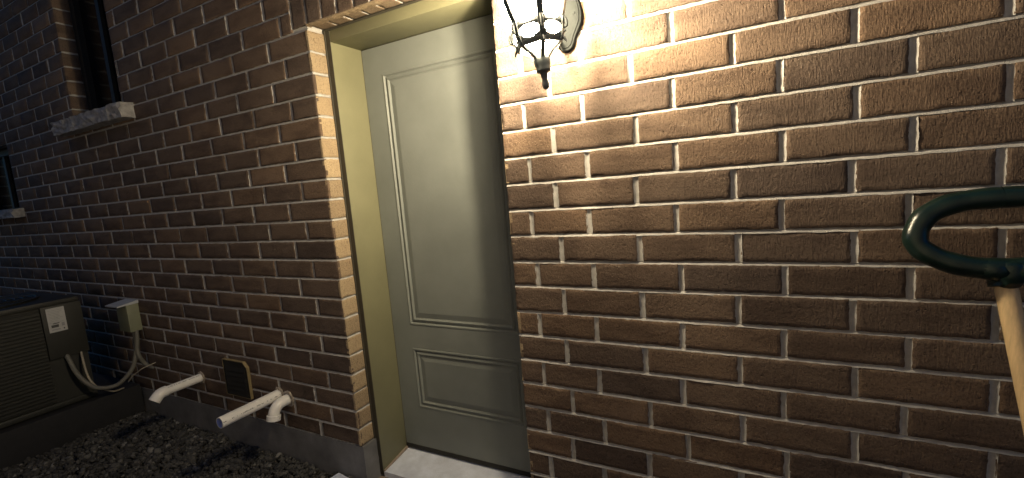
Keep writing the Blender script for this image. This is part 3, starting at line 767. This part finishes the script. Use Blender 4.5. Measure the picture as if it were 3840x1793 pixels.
# ------------------------------------------------------------------ shovel leaning on the wall
sh = empty('shovel', 'snow shovel with green plastic grip and wooden shaft leaning on the brick', 'shovel', (2.40, -.42, -.17))
S0 = Vector(sh.location)
top = Vector((2.112, -.085, .862)); low = Vector((2.1405, -.165, .57))
dirv = (low - top).normalized(); bot = top + dirv * ((-.06 - top.z) / dirv.z)
mb = MB(); k = 16
mb.tube([top - dirv * .03 + (bot - top) * i / k + dirv * .0 for i in range(k + 1)], [.0185 - .0012 * (i / k) for i in range(k + 1)], 24)
o = mb.build('shaft', 'wood', sh, auto=40); o.location = -S0
c0 = top + Vector((0, .002, .075))
axu = Vector((.985, .0, .03)).normalized(); axv = (-dirv); axv = (axv - axu * axv.dot(axu)).normalized()
def gp(u, v): return c0 + axu * u + axv * v
half = [(0, .115), (-.05, .113), (-.09, .104), (-.122, .085), (-.14, .06), (-.147, .032), (-.137, .008), (-.112, -.012), (-.075, -.028), (-.035, -.036), (0, -.037)]
loop = [gp(u, v) for u, v in half]
full = loop + [gp(-u, v) for u, v in half[-2:0:-1]]
pts = smooth_pts(full + [full[0]], 6)
mb = MB(); mb.tube(pts, [.0232 + .0006 * math.sin(i * .7) for i in range(len(pts))], 20, cap=False)
sk = [gp(0, -.022), gp(0, -.03), gp(0, -.045), gp(0, -.06), top + dirv * .0, top + dirv * .006]
mb.tube([gp(0, -.02), gp(0, -.028), gp(0, -.036), gp(0, -.05), top - dirv * .012, top - dirv * .002, top], [.014, .0245, .0268, .0275, .0275, .0275, .026], 24)
for sg in (-1, 1): mb.tube([gp(sg * .006, -.045), gp(sg * .03, -.037), gp(sg * .055, -.033)], [.0245, .0245, .021], 18)
o = mb.build('grip', 'green', sh, smooth=True); o.location = -S0
mb = MB()       # blade, standing on the gravel out of frame
bx, by, bz = bot.x, bot.y, bot.z
vs = []; fs = []; nw, nh = 12, 8
for lay in (0, .004):
    for j in range(nh + 1):
        for i in range(nw + 1):
            u = (i / nw - .5) * .46; v = j / nh; vs.append((bx + u, by - .02 - .10 * v + .05 * (1 - (2 * abs(i / nw - .5)) ** 2) * v * 0 + .04 * math.sin(v * PI) + lay, bz + .16 - .27 * v))
w_ = nw + 1; hh = w_ * (nh + 1)
for j in range(nh):
    for i in range(nw):
        a = j * w_ + i; fs += [(a, a + 1, a + w_ + 1, a + w_), (hh + a, hh + a + w_, hh + a + w_ + 1, hh + a + 1)]
mb.add(vs, fs); o = mb.build('blade', 'green', sh, smooth=True); o.location = -S0

# ------------------------------------------------------------------ ground, gravel, slab
mb = MB(); rough_sheet(mb, (-9, -9, -.19), X_, Y_, 18, 9.002, 60, 30, .0)
g = mb.build('ground', 'soil'); g['kind'] = 'structure'
def gravel(nx=24000):
    ph = (1 + 5 ** .5) / 2
    ico = np.array([(-1, ph, 0), (1, ph, 0), (-1, -ph, 0), (1, -ph, 0), (0, -1, ph), (0, 1, ph), (0, -1, -ph), (0, 1, -ph), (ph, 0, -1), (ph, 0, 1), (-ph, 0, -1), (-ph, 0, 1)], float); ico /= np.linalg.norm(ico[0])
    tf = np.array([(0, 11, 5), (0, 5, 1), (0, 1, 7), (0, 7, 10), (0, 10, 11), (1, 5, 9), (5, 11, 4), (11, 10, 2), (10, 7, 6), (7, 1, 8), (3, 9, 4), (3, 4, 2), (3, 2, 6), (3, 6, 8), (3, 8, 9), (4, 9, 5), (2, 4, 11), (6, 2, 10), (8, 6, 7), (9, 8, 1)])
    rng = np.random.default_rng(3)
    # subdivide once for rounder stones
    edges = {}; v = [tuple(q) for q in ico]; f2 = []
    def mid(a, b):
        k = (min(a, b), max(a, b))
        if k not in edges:
            m_ = (np.array(v[a]) + np.array(v[b])) / 2; m_ /= np.linalg.norm(m_); edges[k] = len(v); v.append(tuple(m_))
        return edges[k]
    for a, b_, c in tf:
        ab, bc, ca = mid(a, b_), mid(b_, c), mid(c, a); f2 += [(a, ab, ca), (b_, bc, ab), (c, ca, bc), (ab, bc, ca)]
    S = np.array(v); F = np.array(f2)
    x = np.concatenate([rng.uniform(-2.0, .95, nx), rng.uniform(-3.2, -2.0, 2200), rng.uniform(.95, 2.8, 2500)])
    y = np.concatenate([-rng.random(nx) ** 1.0 * 1.15 - .006, -rng.uniform(1.08, 1.7, 2200), -rng.uniform(0.01, 1.1, 2500)])
    n = len(x)
    size = np.clip(rng.lognormal(math.log(.0072), .45, n), .003, .021)
    lift = .02 * (np.clip(1 + x / 2.0, -1, 1) < 1) * np.clip(-x / 2, 0, 1.2)
    z = -.176 + lift + .012 * np.sin(x * 9 + y * 5) * .5 + rng.uniform(-.010, .010, n)
    sc = np.stack([size * rng.uniform(.8, 1.5, n), size * rng.uniform(.75, 1.2, n), size * rng.uniform(.5, .9, n)], 1)
    q = rng.normal(size=(n, 4)); q /= np.linalg.norm(q, axis=1)[:, None]; q[:, 1:3] *= .45; q /= np.linalg.norm(q, axis=1)[:, None]
    w, a, b_, c = q.T
    Rm = np.stack([1 - 2 * (b_ * b_ + c * c), 2 * (a * b_ - c * w), 2 * (a * c + b_ * w), 2 * (a * b_ + c * w), 1 - 2 * (a * a + c * c), 2 * (b_ * c - a * w), 2 * (a * c - b_ * w), 2 * (b_ * c + a * w), 1 - 2 * (a * a + b_ * b_)], 1).reshape(n, 3, 3)
    nv = len(S)
    pts = S[None] * (1 + rng.normal(0, .13, (n, nv, 1))) * sc[:, None, :]
    pts = np.einsum('nij,nkj->nki', Rm, pts) + np.stack([x, y, z], 1)[:, None, :]
    pts[..., 1] = np.minimum(pts[..., 1], -.001)
    me = bpy.data.meshes.new('gravel'); me.vertices.add(n * nv); me.vertices.foreach_set('co', pts.astype(np.float32).ravel())
    fc = (F[None] + (np.arange(n) * nv)[:, None, None]).reshape(-1, 3)
    me.loops.add(fc.size); me.loops.foreach_set('vertex_index', fc.ravel().astype(np.int32))
    me.polygons.add(len(fc)); me.polygons.foreach_set('loop_start', np.arange(0, fc.size, 3, dtype=np.int32))
    me.update(calc_edges=True)
    t = np.repeat(np.clip(rng.normal(.42, .24, n), 0, 1), nv)
    col = np.stack([t, t, t, np.ones_like(t)], 1).astype(np.float32)
    at = me.attributes.new('tone', 'FLOAT_COLOR', 'POINT'); at.data.foreach_set('color', col.ravel())
    o = link('gravel', me, 'gravel'); o['kind'] = 'stuff'; o['label'] = 'grey crushed stone gravel along the foot of the wall'; o['category'] = 'gravel'
gravel()
mb = MB(); mb.box(0, .9, -.75, 0, -.05, 0, bev=.004)
sl = mb.build('step_slab', 'sill_white', auto=40); sl.location = (-.1625, -.0045, -.158); sl.rotation_euler = (0, 0, math.radians(-9))
sl['label'] = 'white step slab at the foot of the wall in front of the door'; sl['category'] = 'step'

# added unseen wall behind the camera: shuts off sky and throws lamp light back
nb = empty('bounce_wall', 'added pale lapped wall out of view that bounces lamp light and blocks sky', 'house', (0, -2.35, -.19))
mb = MB()
for k in range(41):
    z = k * .17; mb.add([(-7, .012, z), (6, .012, z), (6, 0, z + .17), (-7, 0, z + .17), (-7, 0, z), (6, 0, z)], [(0, 3, 2, 1), (0, 1, 5, 4)])
mb.add([(-7, 0, 0), (6, 0, 0), (6, 0, 7.0), (-7, 0, 7.0), (-7, -.2, 0), (6, -.2, 0), (6, -.2, 7.0), (-7, -.2, 7.0)], [(4, 5, 6, 7), (0, 4, 7, 3), (1, 2, 6, 5), (3, 7, 6, 2)])
mb.build('bounce_cladding', 'bounce_cladding', nb)
mb = MB(); mb.box(-7.1, 6.1, -.5, .32, 7.0, 7.16, bev=.01); mb.build('bounce_eave', 'sill_white', nb)
# ------------------------------------------------------------------ light
w = bpy.data.worlds.new('World'); scene.world = w; w.use_nodes = True
nt = w.node_tree; bg = nt.nodes['Background']
sky = nt.nodes.new('ShaderNodeTexSky'); sky.sky_type = 'NISHITA'; sky.sun_disc = False
sky.sun_elevation = math.radians(4); sky.sun_rotation = math.radians(200)
sky.ozone_density = 6.0; sky.dust_density = .2; sky.air_density = 1.0
nt.links.new(sky.outputs[0], bg.inputs[0]); bg.inputs[1].default_value = .115

# ------------------------------------------------------------------ camera (solved from the brick courses)
cam = bpy.data.cameras.new('camera'); co = bpy.data.objects.new('camera', cam); COL.objects.link(co)
cam.sensor_width = 36; cam.lens = 1730.51 / 3840 * 36; cam.clip_end = 200; cam.clip_start = .01
Rm = np.array([[0.88219, 0.46372, -0.08162], [-0.01556, -0.14454, -0.98938], [-0.47059, 0.87410, -0.12030]])
mw = Matrix(((Rm[0][0], -Rm[1][0], -Rm[2][0], 1.6509), (Rm[0][1], -Rm[1][1], -Rm[2][1], -1.4101), (Rm[0][2], -Rm[1][2], -Rm[2][2], 1.1638), (0, 0, 0, 1)))
co.matrix_world = mw; scene.camera = co
scene.render.engine = 'CYCLES'
scene.cycles.use_denoising = True
scene.cycles.max_bounces = 6
scene.cycles.sample_clamp_indirect = 6
scene.view_settings.view_transform = 'Standard'; scene.view_settings.look = 'None'
scene.view_settings.exposure = .97; scene.view_settings.gamma = 1
